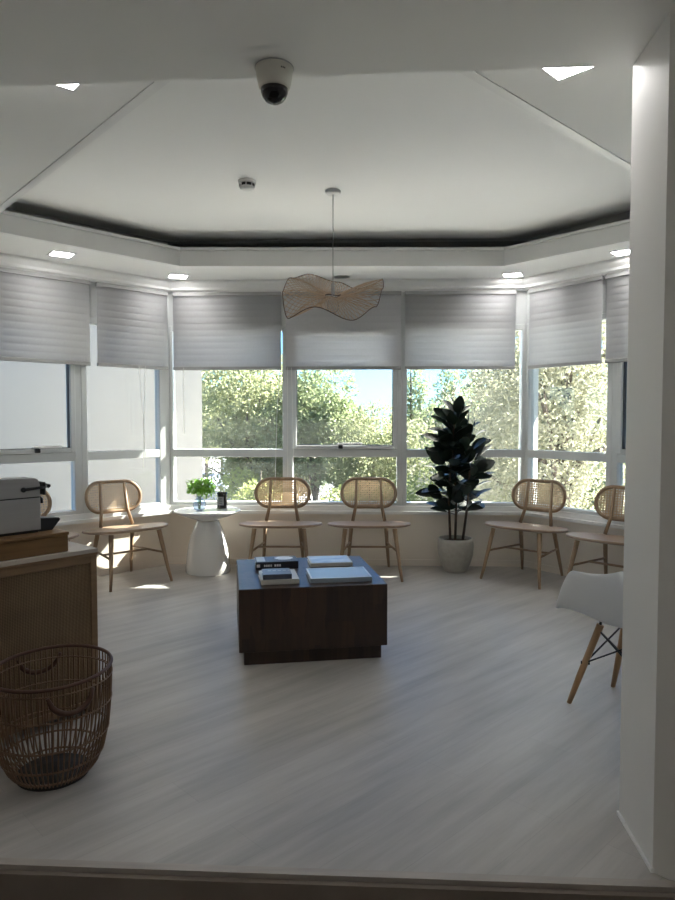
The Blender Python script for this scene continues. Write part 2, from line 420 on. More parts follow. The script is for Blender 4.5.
# soffit ring with octagonal tray opening
ZS = 2.55
TRAY = [(-.514,2.40),(-2.303,4.417),(-1.26,5.498),(1.332,5.498),(2.383,4.287),(.384,2.40)]
def offset_poly(poly, d):
    n = len(poly); out = []
    cx = sum(p[0] for p in poly)/n; cy = sum(p[1] for p in poly)/n
    for i in range(n):
        p0, p1, p2 = Vector(poly[i-1]), Vector(poly[i]), Vector(poly[(i+1)%n])
        e1 = (p1-p0).normalized(); e2 = (p2-p1).normalized()
        n1 = Vector((e1.y,-e1.x)); n2 = Vector((e2.y,-e2.x))
        if n1.dot(p1-Vector((cx,cy))) < 0: n1 = -n1
        if n2.dot(p1-Vector((cx,cy))) < 0: n2 = -n2
        b = (n1+n2); b /= b.dot(n1)
        out.append(tuple(p1 + b*d))
    return out
def ring(mb, A, B, z0, z1):
    """annular slab between polygons A (inner) and B (outer) with same count"""
    n = len(A)
    v = [[mb.bm.verts.new((p[0],p[1],z)) for p in P] for P, z in ((A,z0),(B,z0),(A,z1),(B,z1))]
    for i in range(n):
        j = (i+1)%n
        mb.bm.faces.new((v[0][i],v[0][j],v[1][j],v[1][i]))
        mb.bm.faces.new((v[2][i],v[2][j],v[3][j],v[3][i]))
        mb.bm.faces.new((v[0][i],v[0][j],v[2][j],v[2][i]))
        mb.bm.faces.new((v[1][i],v[1][j],v[3][j],v[3][i]))
mb = MB(); mb.prism(offset_poly(TRAY,.065), 2.79, 2.81); struct(mb, 'ceiling_tray', M['ceil'])
OUT = [(-3.0,2.2),(EL.x-.02,EL.y),(CL.x,CL.y+.02),(CR.x,CR.y+.02),(ER.x+.02,ER.y),(2.9,2.05)]
mb = MB(); ring(mb, TRAY, OUT, ZS, ZS+.03)
struct(mb, 'ceiling_soffit', M['ceil'])
mb = MB()
ring(mb, offset_poly(TRAY,.006), offset_poly(TRAY,.03), ZS-.0, 2.69)           # fascia board
ring(mb, offset_poly(TRAY,-.012), offset_poly(TRAY,.028), ZS-.003, ZS+.022)     # lower bead
ring(mb, offset_poly(TRAY,-.004), offset_poly(TRAY,.02), ZS+.022, ZS+.036)
ring(mb, offset_poly(TRAY,-.010), offset_poly(TRAY,.028), 2.672, 2.695)          # upper bead
struct(mb, 'trim_5', M['trim'])
# crown moulding along the window walls
def crown(W, L0, name, a, b):
    mb = MB()
    prof = [(0,2.462),(.055,2.462),(.06,2.468),(.085,2.475),(.09,2.495),(.12,2.515),(.135,2.53),(.135,ZS),(0,ZS)]
    v0 = [mb.bm.verts.new(W @ Vector((a*p[0], p[0], p[1]))) for p in prof]
    v1 = [mb.bm.verts.new(W @ Vector((L0-b*p[0], p[0], p[1]))) for p in prof]
    n = len(prof)
    for i in range(n): mb.bm.faces.new((v0[i],v0[(i+1)%n],v1[(i+1)%n],v1[i]))
    mb.bm.faces.new(v0[::-1]); mb.bm.faces.new(v1)
    return struct(mb, name, M['trim'])
crown(WB, (CR-CL).length, 'trim_6', .40, .47)
crown(WL, LEN, 'trim_7', .42, .40)
crown(WR, LEN, 'trim_8', .47, .45)
# window sills
def sill(W, L0, name, a, b):
    mb = MB()
    for n0, n1, z0, z1 in ((-.05,.035,.49,SILL+.001),(0,.075,.475,.502)):
        v = []
        for n_, z_ in ((n0,z0),(n1,z0),(n1,z1),(n0,z1)):
            v.append((mb.bm.verts.new(W @ Vector((a*n_, n_, z_))), mb.bm.verts.new(W @ Vector((L0-b*n_, n_, z_)))))
        for i in range(4):
            mb.bm.faces.new((v[i][0], v[(i+1)%4][0], v[(i+1)%4][1], v[i][1]))
        mb.bm.faces.new([q[0] for q in v][::-1]); mb.bm.faces.new([q[1] for q in v])
    return struct(mb, name, M['trim'])
sill(WB, (CR-CL).length, 'trim_9', .40, .47); sill(WL, LEN, 'trim_10', .42, 0); sill(WR, LEN, 'trim_11', .47, 0)

# windows
TR0, TR1 = .984, 1.055
def window(idx, W, u0, u1, sash, wl=.045, wr=.045, handle_u=None, flip=1):
    root = empty('window_%d' % idx, W @ Vector(((u0+u1)/2, 0, SILL)), kind='structure')
    inv = Matrix.Translation(-root.location) @ W
    mb = MB()
    n0, n1 = -.075, .012
    mb.rbox(u0, u0+wl, n0, n1, SILL, GTOP, .004, 1, inv)
    mb.rbox(u1-wr, u1, n0, n1, SILL, GTOP, .004, 1, inv)
    mb.rbox(u0+wl-.004, u1-wr+.004, n0, n1-.002, SILL, SILL+.03, .004, 1, inv)
    mb.rbox(u0+wl-.004, u1-wr+.004, n0, n1-.002, GTOP-.05, GTOP, .004, 1, inv)
    mb.rbox(u0+wl-.004, u1-wr+.004, n0, n1-.002, TR0, TR1, .004, 1, inv)
    mb.build('window_frame', M['alu'], root)
    a, b = u0+wl, u1-wr
    lo = MB(); lo.box(a-.003, b+.003, -.035, -.029, SILL+.03, TR0, inv); lo.build('lower_pane', M['glass'], root)
    if sash:
        mb = MB(); s = .036; zt, zb = GTOP-.05, TR1
        mb.rbox(a-.006, a+s, -.06, .028, zb+.002, zt, .005, 1, inv)
        mb.rbox(b-s, b+.006, -.06, .028, zb+.002, zt, .005, 1, inv)
        mb.rbox(a+s-.003, b-s+.003, -.06, .027, zb+.002, zb+s, .005, 1, inv)
        mb.rbox(a+s-.003, b-s+.003, -.06, .027, zt-s, zt, .005, 1, inv)
        # dark gasket line
        mb.build('opening_sash', M['alu'], root)
        g = MB(); e=.006
        for x0,x1,z0,z1 in ((a+s-.001,a+s+e,zb+s,zt-s),(b-s-e,b-s+.001,zb+s,zt-s),(a+s,b-s,zb+s-.001,zb+s+e)):
            g.box(x0,x1,-.03,.005,z0,z1,inv)
        g.build('gasket', M['blackmetal'], root)
        up = MB(); up.box(a+s-.003, b-s+.003, -.02, -.014, zb+s, zt-s, inv); up.build('upper_pane', M['glass'], root)
        h = MB(); hu = handle_u if handle_u else (a+b)/2
        def fb(x0,x1,*q): h.rbox(min(hu+flip*x0,hu+flip*x1),max(hu+flip*x0,hu+flip*x1),*q)
        fb(-.06, -.02, .026, .05, zb+s-.030, zb+s+.004, .004, 1, inv)
        ho = h.build('window_handle', M['black'], root); tag(ho, 'black window handle')
        h = MB()
        fb(-.075, -.02, .026, .044, zb+s+.006, zb+s+.022, .003, 1, inv)
        fb(-.03, .155, .03, .048, zb+s+.004, zb+s+.024, .004, 1, inv)
        h.build('handle_lever', M['trim'], ho)
    else:
        up = MB(); up.box(a-.003, b+.003, -.035, -.029, TR1, GTOP-.05, inv); up.build('upper_pane', M['glass'], root)
    return root
window(1, WL, .83, 1.95, True, .06, .05, handle_u=1.16, flip=-1)
window(2, WL, .006, .83, False, .10, .05)
window(3, WB, .006, 1.08, False, .03, .045)
window(4, WB, 1.08, 2.11, True, .045, .045, handle_u=1.60)
window(5, WB, 2.11, (CR-CL).length-.006, False, .045, .03)
window(6, WR, .006, .86, False, .03, .05)
window(7, WR, .86, 1.95, True, .05, .05)

# pleated blinds
def blind(W, u0, u1, label, zb=1.768, cord_u=None):
    ztop = 2.462
    root = empty('pleated_blind', W @ Vector(((u0+u1)/2, .05, ztop)), label=label, cat='blind', group='pleated blinds over the bay windows')
    inv = Matrix.Translation(-root.location) @ W
    h = MB(); h.rbox(u0, u1, .018, .055, ztop-.035, ztop-.001, .004, 1, inv); h.build('head_rail', M['rail'], root)
    # fabric: front and back sheets of pleats
    mb = MB(); steps = int(round((ztop-.035-zb-.03)/PLEAT*10)); rows=[]
    H = ztop-.03-(zb+.028)
    for i in range(steps+1):
        z = zb+.028 + H*i/steps
        ph = ((z-ztop)/PLEAT) % 1.0
        bul = .0025*math.sin(PI*ph)**.6 if ph>.001 else 0
        rows.append((z, .036+bul, .033))
    fr = [(mb.bm.verts.new(inv@Vector((u0+.004,n,z))), mb.bm.verts.new(inv@Vector((u1-.004,n,z)))) for z,n,k in rows]
    for i in range(steps):
        f = mb.bm.faces.new((fr[i][0],fr[i][1],fr[i+1][1],fr[i+1][0])); f.smooth=True
    o = mb.build('blind_fabric', M['blind'], root, recalc=False)
    sd = o.modifiers.new('thickness','SOLIDIFY'); sd.thickness=.0015
    r = MB(); r.rbox(u0+.002, u1-.002, .022, .05, zb, zb+.03, .004, 1, inv); r.build('bottom_rail', M['rail'], root)
    if cord_u is not None:
        for k, (cu, du, zz) in enumerate(cord_u):
            c = MB()
            c.tube([inv@Vector((cu,.058,zb+.02)), inv@Vector((cu+du*.6,.062,zb-.4)), inv@Vector((cu+du,.06,zz))], .0022, 5)
            c.build('pull_cord', M['cord'], root)
    return root
blind(WL, .755, 1.90, 'wide grey pleated blind at far left, above the leftmost window')
blind(WL, .032, .70, 'narrow grey pleated blind on left slanted wall above first full chair', cord_u=[(.27,.03,.9),(.33,-.05,1.0)])
blind(WB, .05, 1.03, 'grey pleated blind above the white pedestal table', cord_u=[(1.02,-.05,.72),(.15,0,1.2)])
blind(WB, 1.065, 2.10, 'middle grey pleated blind behind the bamboo pendant lamp', cord_u=[(1.085,.0,.70),(1.12,.02,.72)])
blind(WB, 2.13, 3.11, 'grey pleated blind above the tall potted plant')
blind(WR, .055, .775, 'grey pleated blind on right slanted wall with full width in view')
blind(WR, .805, 1.90, 'grey pleated blind at far right, mostly cut off by the pillar')

# ------------------------------------------------------------------ ceiling fittings
def downlight(x, y, rz, label, z=ZS):
    root = empty('ceiling_downlight', (x,y,z), rz, label, 'ceiling light', 'square recessed downlights in the soffit')
    s = .085
    f = MB()
    for a,b,c,d in ((-s,s,-s,-s+.014),(-s,s,s-.014,s),(-s,-s+.014,-s+.014,s-.014),(s-.014,s,-s+.014,s-.014)):
        f.box(a,b,c,d,-.006,-.0005)
    f.build('frame', M['trim'], root)
    d = MB(); d.box(-s+.014,s-.014,-s+.014,s-.014,-.004,-.0005); d.build('diffuser', M['lamp'], root)
downlight(-2.044,5.10, R(35), 'lit square downlight over the leftmost blind')
downlight(-1.364,5.876, R(20), 'lit square downlight in soffit left of pendant, near left bay corner')
downlight(1.485,5.82, R(-20), 'lit square downlight in soffit near right bay corner')
downlight(2.10,5.044, R(-40), 'lit square downlight beside the pillar, over right windows')
downlight(-.99,2.482, R(40), 'small sliver of lit downlight behind beam edge at upper left')
downlight(.797,2.408, R(45), 'large bright triangle of downlight cut by beam edge, upper right')

# unlit round fitting behind the lamp
mb = MB(); mb.lathe([(.0,0),(.055,0),(.07,-.006),(.072,-.0005)][::-1], 28, cap0=False, cap1=False)
o = mb.build('ceiling_speaker', M['detector']); o.location=(.039,5.917,ZS)
tag(o, 'small unlit round grille in soffit behind the pendant lamp', 'ceiling fitting')

# security camera
root = empty('security_camera', (-.203,2.235,2.4495), 0, 'ivory dome security camera with black lens on beam underside', 'security camera')
mb = MB(); mb.lathe([(.060,0),(.061,-.004),(.059,-.012),(.056,-.035),(.050,-.062),(.045,-.068)], 40, cap1=True)
mb.build('housing', M['dome'], root)
mb = MB(); mb.lathe([(.044,-.068),(.0435,-.078),(.038,-.093),(.028,-.105),(.014,-.112),(.002,-.1135)], 32)
mb.build('dome_cover', M['gloss_black'], root)
mb = MB()
for k in range(24):
    a = 2*PI*k/24
mb.lathe([(.058,-.0),(.0625,0),(.0625,-.003),(.058,-.003)], 40, cap0=False, cap1=False)
mb.build('mounting_ring', M['rail'], root)
mb = MB()
for k in range(3):
    a = R(-62)+k*.10
    mb.box(-.0018,.0018,-.0008,.0008,-.0022,.0022, Matrix.Translation((.0585*math.cos(a)*.985,.0585*math.sin(a)*.985,-.022)) @ Matrix.Rotation(a+PI/2,4,'Z'))
mb.build('maker_mark', M['labelink'], root)

# smoke detector
root = empty('smoke_detector', (-.557,4.256,2.79), 0, 'small white round smoke detector on tray ceiling', 'smoke detector')
mb = MB(); mb.lathe([(.055,0),(.055,-.012),(.050,-.018)], 32); mb.build('mounting_base', M['detector'], root)
mb = MB(); mb.lathe([(.043,-.018),(.045,-.030),(.044,-.034)], 32); mb.build('sensing_chamber', M['labelink'], root)
mb = MB()
mb.lathe([(.047,-.036),(.045,-.046),(.030,-.054),(.004,-.056)], 32)
for k in range(8):
    a=2*PI*k/8; mb.box(-.004,.004,-.003,.003,-.037,-.017, Matrix.Translation((.046*math.cos(a),.046*math.sin(a),0))@Matrix.Rotation(a,4,'Z'))
mb.build('cap', M['detector'], root)

# pendant lamp
root = empty('pendant_lamp', (-.029,4.435,2.79), 0, 'wavy woven bamboo pendant lamp hanging on a thin cord', 'pendant lamp')
mb = MB(); mb.lathe([(.05,0),(.05,-.015),(.04,-.022),(.006,-.024)], 28); mb.build('ceiling_rose', M['detector'], root)
mb = MB(); mb.tube([(0,0,-.02),(0,0,-.59)], .003, 6); mb.build('cord', M['rail'], root)
ZL = -.67
WAVE = [(10,.12),(60,.10),(85,.155),(118,.20),(150,.15),(180,.03),(212,-.17),(250,-.12),(290,-.20),(325,-.10),(345,.03)]
def wave(a, r):
    """height of the rippled, tilted disc"""
    d = math.degrees(a) % 360
    n = len(WAVE)
    for i in range(n):
        a0, h0 = WAVE[i]; a1, h1 = WAVE[(i+1) % n]
        if i == n-1: a1 += 360
        dd = d if d >= WAVE[0][0] else d+360
        if a0 <= dd <= a1:
            t = (dd-a0)/(a1-a0); t = t*t*(3-2*t)
            return ZL + (r/.325)**1.25*(h0+(h1-h0)*t)
    return ZL
RO = .325
mb = MB()
NS = 72
for layer, (sl, dz) in enumerate(((.42,.012),(-.42,-.012))):
    for k in range(NS):
        a0 = 2*PI*k/NS
        pts = []
        for i in range(8):
            t = i/7; r = .05 + (RO-.05)*t
            a = a0 + sl*t
            sag = math.sin(PI*t)*.022*(1 if layer==0 else -1)
            pts.append(Vector((r*math.cos(a), r*math.sin(a), wave(a,r)+sag)))
        mb.tube(pts, .0021, 4, caps=False)
mb.build('bamboo_strips', M['bamboo'], root)
mb = MB()
mb.tube([(RO*math.cos(2*PI*k/96), RO*math.sin(2*PI*k/96), wave(2*PI*k/96, RO)) for k in range(96)], .003, 6, closed=True)
mb.tube([(.05*math.cos(2*PI*k/32), .05*math.sin(2*PI*k/32), wave(2*PI*k/32, .05)) for k in range(32)], .004, 6, closed=True)
mb.build('rim_wire', M['wire'], root)
mb = MB(); mb.lathe([(.011,-.59),(.012,-.65),(.010,-.66)], 16); mb.build('lamp_holder', M['rail'], root)
mb = MB(); mb.lathe([(.013,-.66),(.018,-.67),(.034,-.705),(.040,-.735),(.034,-.762),(.018,-.776),(.002,-.78)], 24); mb.build('globe_bulb', M['bulb'], root)

# ------------------------------------------------------------------ rattan chairs
def pill(hw, hh, n=14):
    """outline of a stadium shape (x,z)"""
    c = hw-hh*.98
    pts=[]
    for k in range(n+1):
        a=-PI/2+PI*k/n; pts.append((c+hh*math.cos(a)*.98, hh*math.sin(a)))
    for k in range(n+1):
        a=PI/2+PI*k/n; pts.append((-c+hh*math.cos(a)*.98, hh*math.sin(a)))
    return pts
TILT = R(9)
def back_pt(x, z):      # backrest coordinates to chair coordinates
    y0 = -.035*(x/.25)**2
    return Vector((x, .215 + z*math.sin(TILT) + y0, .675 + z*math.cos(TILT)))
def make_chair(label):
    t = empty('rattan_chair', (0,0,0), 0, label, 'chair', 'oak and cane lounge chairs along the bay windows')
    # seat: wide shallow D shape, softly dished
    mb = MB(); n=48
    def outline(s):
        pts=[]
        for k in range(n):
            a=2*PI*k/n
            ca,sa=math.cos(a),math.sin(a)
            x=.355*math.copysign(abs(ca)**.85,ca)
            y=(.215 if sa>0 else .25)*math.copysign(abs(sa)**.95,sa)
            pts.append((x*s,y*s-.03))
        return pts
    rings=[]
    for s,z in ((.90,.418),(.985,.426),(1.0,.434),(.99,.442),(.9,.440),(.6,.434),(.3,.431)):
        rings.append([mb.bm.verts.new((p[0],p[1],z-.055*(p[1]+.03)-.012*(p[0]/.35)**2*0)) for p in outline(s)])
    for A,B in zip(rings,rings[1:]):
        for k in range(n):
            f=mb.bm.faces.new((A[k],A[(k+1)%n],B[(k+1)%n],B[k])); f.smooth=True
    mb.bm.faces.new(rings[0][::-1]); mb.bm.faces.new(rings[-1])
    mb.build('seat', M['oakseat'], t)
    for s in (-1,1):
        l=MB(); l.tube([(s*.262,-.30,0),(s*.245,-.275,.10),(s*.205,-.20,.42)],[.0105,.014,.020],10); l.build('leg', M['oak'], t)
    for s in (-1,1):
        l=MB(); l.tube([(s*.185,.265,0),(s*.175,.245,.10),(s*.15,.16,.42)],[.0105,.014,.019],10); l.build('leg', M['oak'], t)
    for s in (-1,1):
        l=MB(); b0=back_pt(s*.116,-.12); b1=back_pt(s*.106,.118)
        l.tube([(s*.14,.135,.435),(b0.x,b0.y-.012,b0.z),(b1.x,b1.y-.010,b1.z)],[.015,.0135,.011],10); l.build('back_post', M['oak'], t)
    def at(leg0, leg1, z):
        k=(z-leg0[2])/(leg1[2]-leg0[2]); return Vector(leg0)+(Vector(leg1)-Vector(leg0))*k
    mids=[]
    for s in (-1,1):
        a=at((s*.245,-.275,.10),(s*.205,-.20,.42),.235); b=at((s*.175,.245,.10),(s*.15,.16,.42),.235)
        l=MB(); l.tube([a,b],.009,8); l.build('side_stretcher', M['oak'], t); mids.append(a+(b-a)*.5)
    l=MB(); l.tube(mids,.009,8); l.build('cross_stretcher', M['oak'], t)
    # backrest: pill frame and cane
    P=pill(.238,.124)
    f=MB(); f.tube([back_pt(x,z) for x,z in P],.0150,8,closed=True); f.build('back_frame', M['oak'], t)
    c=MB(); hw,hh=.231,.117; cc=hw-hh; sp=.020; w=.0102
    def chord_x(z): return cc+math.sqrt(max(0,hh*hh-z*z))
    def chord_z(x):
        d=max(0,abs(x)-cc); return math.sqrt(max(0,hh*hh-d*d))
    def ribbon(pa):
        prev=None
        for a,b in pa:
            cur=(c.bm.verts.new(a),c.bm.verts.new(b))
            if prev: c.bm.faces.new((prev[0],prev[1],cur[1],cur[0]))
            prev=cur
    z=-hh+sp/2
    while z<hh:
        X=chord_x(z); m=9
        ribbon([(back_pt(-X+2*X*i/m,z-w/2)+Vector((0,.001,0)), back_pt(-X+2*X*i/m,z+w/2)+Vector((0,.001,0))) for i in range(m+1)])
        z+=sp
    x=-hw+sp/2
    while x<hw:
        Z=chord_z(x)
        ribbon([(back_pt(x-w/2,-Z),back_pt(x+w/2,-Z)),(back_pt(x-w/2,Z),back_pt(x+w/2,Z))])
        x+=sp
    x=-hw-hh
    while x<hw+hh:          # one diagonal set
        seg=[]
        for i in range(41):
            zz=-hh+2*hh*i/40; xx=x+zz
            if abs(xx)<=chord_x(zz): seg.append((xx,zz))
        if len(seg)>2:
            a,b=seg[0],seg[-1]; d=w*.30
            ribbon([(back_pt(a[0]+(b[0]-a[0])*q/4-d,a[1]+(b[1]-a[1])*q/4)-Vector((0,.001,0)), back_pt(a[0]+(b[0]-a[0])*q/4+d,a[1]+(b[1]-a[1])*q/4)-Vector((0,.001,0))) for q in range(5)])
        x+=sp*1.6
    c.build('cane_panel', M['cane'], t, recalc=False)
    return t
chair = make_chair('oak and cane chair in bay centre, left of two behind the coffee table')
chair.location=(-.485,5.80,0); chair.rotation_euler.z=R(0)
copy_tree(chair,(.272,5.795,0),R(-1),'oak and cane chair behind coffee table, nearest left of potted plant')
copy_tree(chair,(-1.755,5.565,0),R(43),'oak and cane chair on the left, standing beside white pedestal table')
copy_tree(chair,(-2.30,5.03,0),R(45),'oak and cane chair mostly hidden behind the coffee machine')
copy_tree(chair,(1.588,5.645,0),R(-43),'oak and cane chair right of the tall potted plant')
copy_tree(chair,(2.08,5.05,0),R(-45),'oak and cane chair at far right, cut off by the pillar')

# ------------------------------------------------------------------ pedestal table and what stands on it
root=empty('pedestal_table',(-1.127,5.875,0),0,'glossy white round pedestal side table with mushroom base','side table')
mb=MB(); mb.lathe([(.188,0),(.192,.006),(.190,.06),(.183,.14),(.168,.24),(.143,.33),(.115,.40),(.096,.438),(.090,.452)],56); mb.build('pedestal',M['white'],root)
mb=MB(); mb.lathe([(.088,.450),(.11,.462),(.17,.480),(.235,.506),(.276,.524),(.284,.532),(.282,.539),(.277,.541)],64); mb.build('table_top',M['white'],root)
# vase with greenery
root=empty('glass_vase',(-1.19,5.84,.541),0,'clear round glass vase holding green leaves on pedestal table','vase')
mb=MB(); mb.lathe([(.026,.0),(.046,.012),(.058,.04),(.056,.065),(.040,.092),(.030,.108),(.033,.122)],28,cap1=False)
o=mb.build('vase_body',M['clear'],root)
sd=o.modifiers.new('wall','SOLIDIFY'); sd.thickness=.003
mb=MB(); mb.lathe([(.0,.03),(.048,.03)],24,cap0=False,cap1=False)
rb=random.Random(3); 
root2=empty('leafy_sprig_bunch',(-1.19,5.84,.541),0,'bunch of bright green leafy sprigs standing in glass vase','plant')
st=MB(); lf=MB()
def leaf(mb, p, d, L, W, up=Vector((0,0,1)), fold=.25, curl=.15, nseg=3):
    d=d.normalized(); s=d.cross(up)
    if s.length<1e-3: s=d.cross(Vector((1,0,0)))
    s.normalize(); n=s.cross(d).normalized()
    prev=None
    for i in range(nseg+1):
        t=i/nseg
        w=W*.5*math.sin(PI*min(1,max(.0,.04+.92*t)))**.75
        c=p+d*(L*t)-n*(curl*L*t*t)
        cur=(mb.bm.verts.new(c-s*w+n*fold*w), mb.bm.verts.new(c), mb.bm.verts.new(c+s*w+n*fold*w))
        if prev:
            for a,b in ((0,1),(1,2)):
                f=mb.bm.faces.new((prev[a],prev[b],cur[b],cur[a])); f.smooth=True
        prev=cur
def rnd_dir(r, zmin=-1):
    while True:
        v=Vector((r.uniform(-1,1),r.uniform(-1,1),r.uniform(zmin,1)))
        if .1<v.length<1: return v.normalized()
for k in range(14):
    a=2*PI*k/14*1.7; rr=rb.uniform(.02,.10); z1=rb.uniform(.15,.22)
    st.tube([(rr*.1*math.cos(a),rr*.1*math.sin(a),.012),(rr*.2*math.cos(a),rr*.2*math.sin(a),.11),(rr*math.cos(a),rr*math.sin(a),z1)],.0018,5)
clumps=[(Vector((rb.uniform(-.095,.095),rb.uniform(-.08,.08),rb.uniform(.155,.225))),rb.uniform(.035,.055)) for k in range(13)]
for k in range(720):
    c0,cr=clumps[k%13]; v=rnd_dir(rb,-.6); c=c0+v*cr*rb.uniform(.5,1.05)
    leaf(lf,c,(v+rnd_dir(rb)*.8),rb.uniform(.022,.038),rb.uniform(.018,.028),nseg=2)
st.build('stems',M['herb'],root2); lf.build('foliage',M['herb'],root2,recalc=False)
# candle
root=empty('jar_candle',(-1.02,5.985,.541),R(-8),'dark glass candle jar with grey label on pedestal table','candle')
mb=MB(); mb.lathe([(.043,0),(.046,.004),(.046,.138),(.044,.142),(.041,.142),(.041,.120)],32); mb.build('jar',M['wax'],root)
mb=MB()
for i in range(8):
    a0=-PI/2-.62+1.24*i/8; a1=-PI/2-.62+1.24*(i+1)/8
    mb.quad([(.0468*math.cos(a),.0468*math.sin(a),z) for a,z in ((a0,.03),(a1,.03),(a1,.105),(a0,.105))])
lb=mb.build('label_sticker',M['label'],root); sd=lb.modifiers.new('t','SOLIDIFY'); sd.thickness=.0008
mb=MB()
for z,hw in ((.088,.30),(.076,.22),(.064,.34),(.045,.26)):
    for i in range(4):
        a0=-PI/2-hw+2*hw*i/4; a1=-PI/2-hw+2*hw*(i+.8)/4
        mb.quad([(.0477*math.cos(a),.0477*math.sin(a),zz) for a,zz in ((a0,z),(a1,z),(a1,z+.005),(a0,z+.005))])
mb.build('print',M['labelink'],lb)

# ------------------------------------------------------------------ coffee table and books
TZ=R(9.3); TC=Vector((-.188,4.025,0))
root=empty('coffee_table',TC,TZ,'dark walnut block coffee table with recessed plinth','coffee table')
mb=MB(); mb.rbox(-.405,.405,-.395,.395,.078,.42,.004,2); mb.build('table_body',M['walnut'],root)
mb=MB(); mb.rbox(-.378,.378,-.365,.365,0,.080,.003,1); mb.build('plinth',M['walnut'],root)
def book(x,y,z,rz,w,d,h,cover,label,name='book',deco=None,spine='front'):
    """x,y in table coordinates; spine towards the camera"""
    p=Matrix.Rotation(TZ,3,'Z')@Vector((x,y,0))
    root=empty(name,(TC.x+p.x,TC.y+p.y,z),TZ+rz,label,'book')
    mb=MB(); t=.003
    mb.rbox(-w/2,w/2,-d/2,d/2,0,t,.001,1); mb.rbox(-w/2,w/2,-d/2,d/2,h-t,h,.001,1)
    mb.rbox(-w/2,w/2,-d/2-.001,-d/2+t,.0005,h-.0005,.001,1)
    cv=mb.build('cover',cover,root)
    mb=MB(); mb.box(-w/2+.006,w/2-.006,-d/2+t,d/2-.006,t-.0003,h-t+.0003); mb.build('pages',M['paper'],root)
    if deco: deco(root,cv,w,d,h)
    return root
def deco_black(root,cv,w,d,h):
    mb=MB(); mb.box(-w/2+.01,-w/2+.06,-d/2+.02,d/2-.01,h,h+.0006); mb.build('cover_panel',M['book_cream'],cv)
    mb=MB()
    pts=[(.05+.055*math.cos(2*PI*k/20)*(1+.15*math.sin(3*k)),.02+.05*math.sin(2*PI*k/20)) for k in range(20)]
    mb.prism(pts,h,h+.0006); mb.build('cover_picture',M['book_white'],cv)
    mb=MB(); rx=random.Random(4); x=-w/2+.05
    for k in range(9):
        ww=rx.uniform(.006,.012)
        if k not in (5,): mb.box(x,x+ww,-d/2-.0016,-d/2-.0009,h*.36,h*.64)
        x+=ww+.003
    mb.build('spine_lettering',M['book_white'],cv)
    mb=MB(); mb.box(-w/2+.006,-w/2+.026,-d/2-.0016,-d/2-.0009,h*.3,h*.7); mb.build('spine_emblem',M['book_white'],cv)
def deco_border(root,cv,w,d,h):
    mb=MB(); e=.012
    for a,b,c,f in ((-w/2+.002,w/2-.002,-d/2+.002,-d/2+e),(-w/2+.002,w/2-.002,d/2-e,d/2-.002),(-w/2+.002,-w/2+e,-d/2+e,d/2-e),(w/2-e,w/2-.002,-d/2+e,d/2-e)):
        mb.box(a,b,c,f,h,h+.0006)
    mb.build('white_border',M['book_white'],cv)
def deco_sketch(root,cv,w,d,h):
    mb=MB(); mb.box(-w/2+.01,w/2-.01,-d/2+.012,d/2-.01,h,h+.0006); mb.build('cover_picture',M['book_sketch'],cv)
def deco_lines(root,cv,w,d,h):
    mb=MB()
    for i in range(5):
        mb.box(-w/2+.03+i*.028,-w/2+.048+i*.028,.01,.022,h,h+.0006)
    mb.build('cover_lettering',M['book_cream'],cv)
T=.4205
book(-.168,.155,T,R(1),.258,.165,.045,M['book_black'],'thick black book with white spine lettering, back left of coffee table',deco=deco_black)
b3=book(-.18,-.195,T,R(1),.21,.24,.028,M['book_cream'],'cream book under the slate book on coffee table')
book(-.193,-.238,T+.0285,R(0),.157,.15,.028,M['book_navy'],'small slate book on top of the cream book',deco=deco_lines)
book(.172,.205,T,R(-1),.262,.22,.022,M['book_cream'],'book with pale blue sketch cover, back right of coffee table',deco=deco_sketch)
book(.163,-.19,T,R(-1),.348,.265,.026,M['book_blue'],'large grey blue book with white border, front right of coffee table',deco=deco_border)

# ------------------------------------------------------------------ rubber plant
PX,PY=1.03,5.895
root=empty('potted_rubber_plant',(PX,PY,0),0,'tall dark green rubber plant in a grey stone pot','potted plant')
mb=MB(); mb.lathe([(.092,0),(.100,.006),(.128,.07),(.150,.15),(.157,.22),(.153,.275),(.147,.292),(.138,.292),(.140,.262)],48,cap1=False); mb.build('pot',M['stone'],root)
mb=MB(); mb.lathe([(.141,.262),(.10,.268),(.05,.272),(.005,.270)],32,cap0=False); mb.build('soil',M['soil'],root)
rp=random.Random(21)
stems=[[(-.045,.0,.26),(-.062,-.01,.6),(-.05,.0,.95),(-.02,.01,1.25),(.0,.0,1.40)],
       [(.0,.02,.26),(.01,.03,.6),(-.01,.02,.9),(-.03,.02,1.2)],
       [(.06,-.01,.26),(.10,-.02,.6),(.115,-.01,.85),(.10,.0,1.08),(.085,.0,1.25)]]
lf=MB()
def along(pts,t):
    pts=[Vector(p) for p in pts]; L=[(b-a).length for a,b in zip(pts,pts[1:])]; T_=sum(L)*t
    for a,b,l in zip(pts,pts[1:],L):
        if T_<=l: return a+(b-a)*(T_/l)
        T_-=l
    return pts[-1]
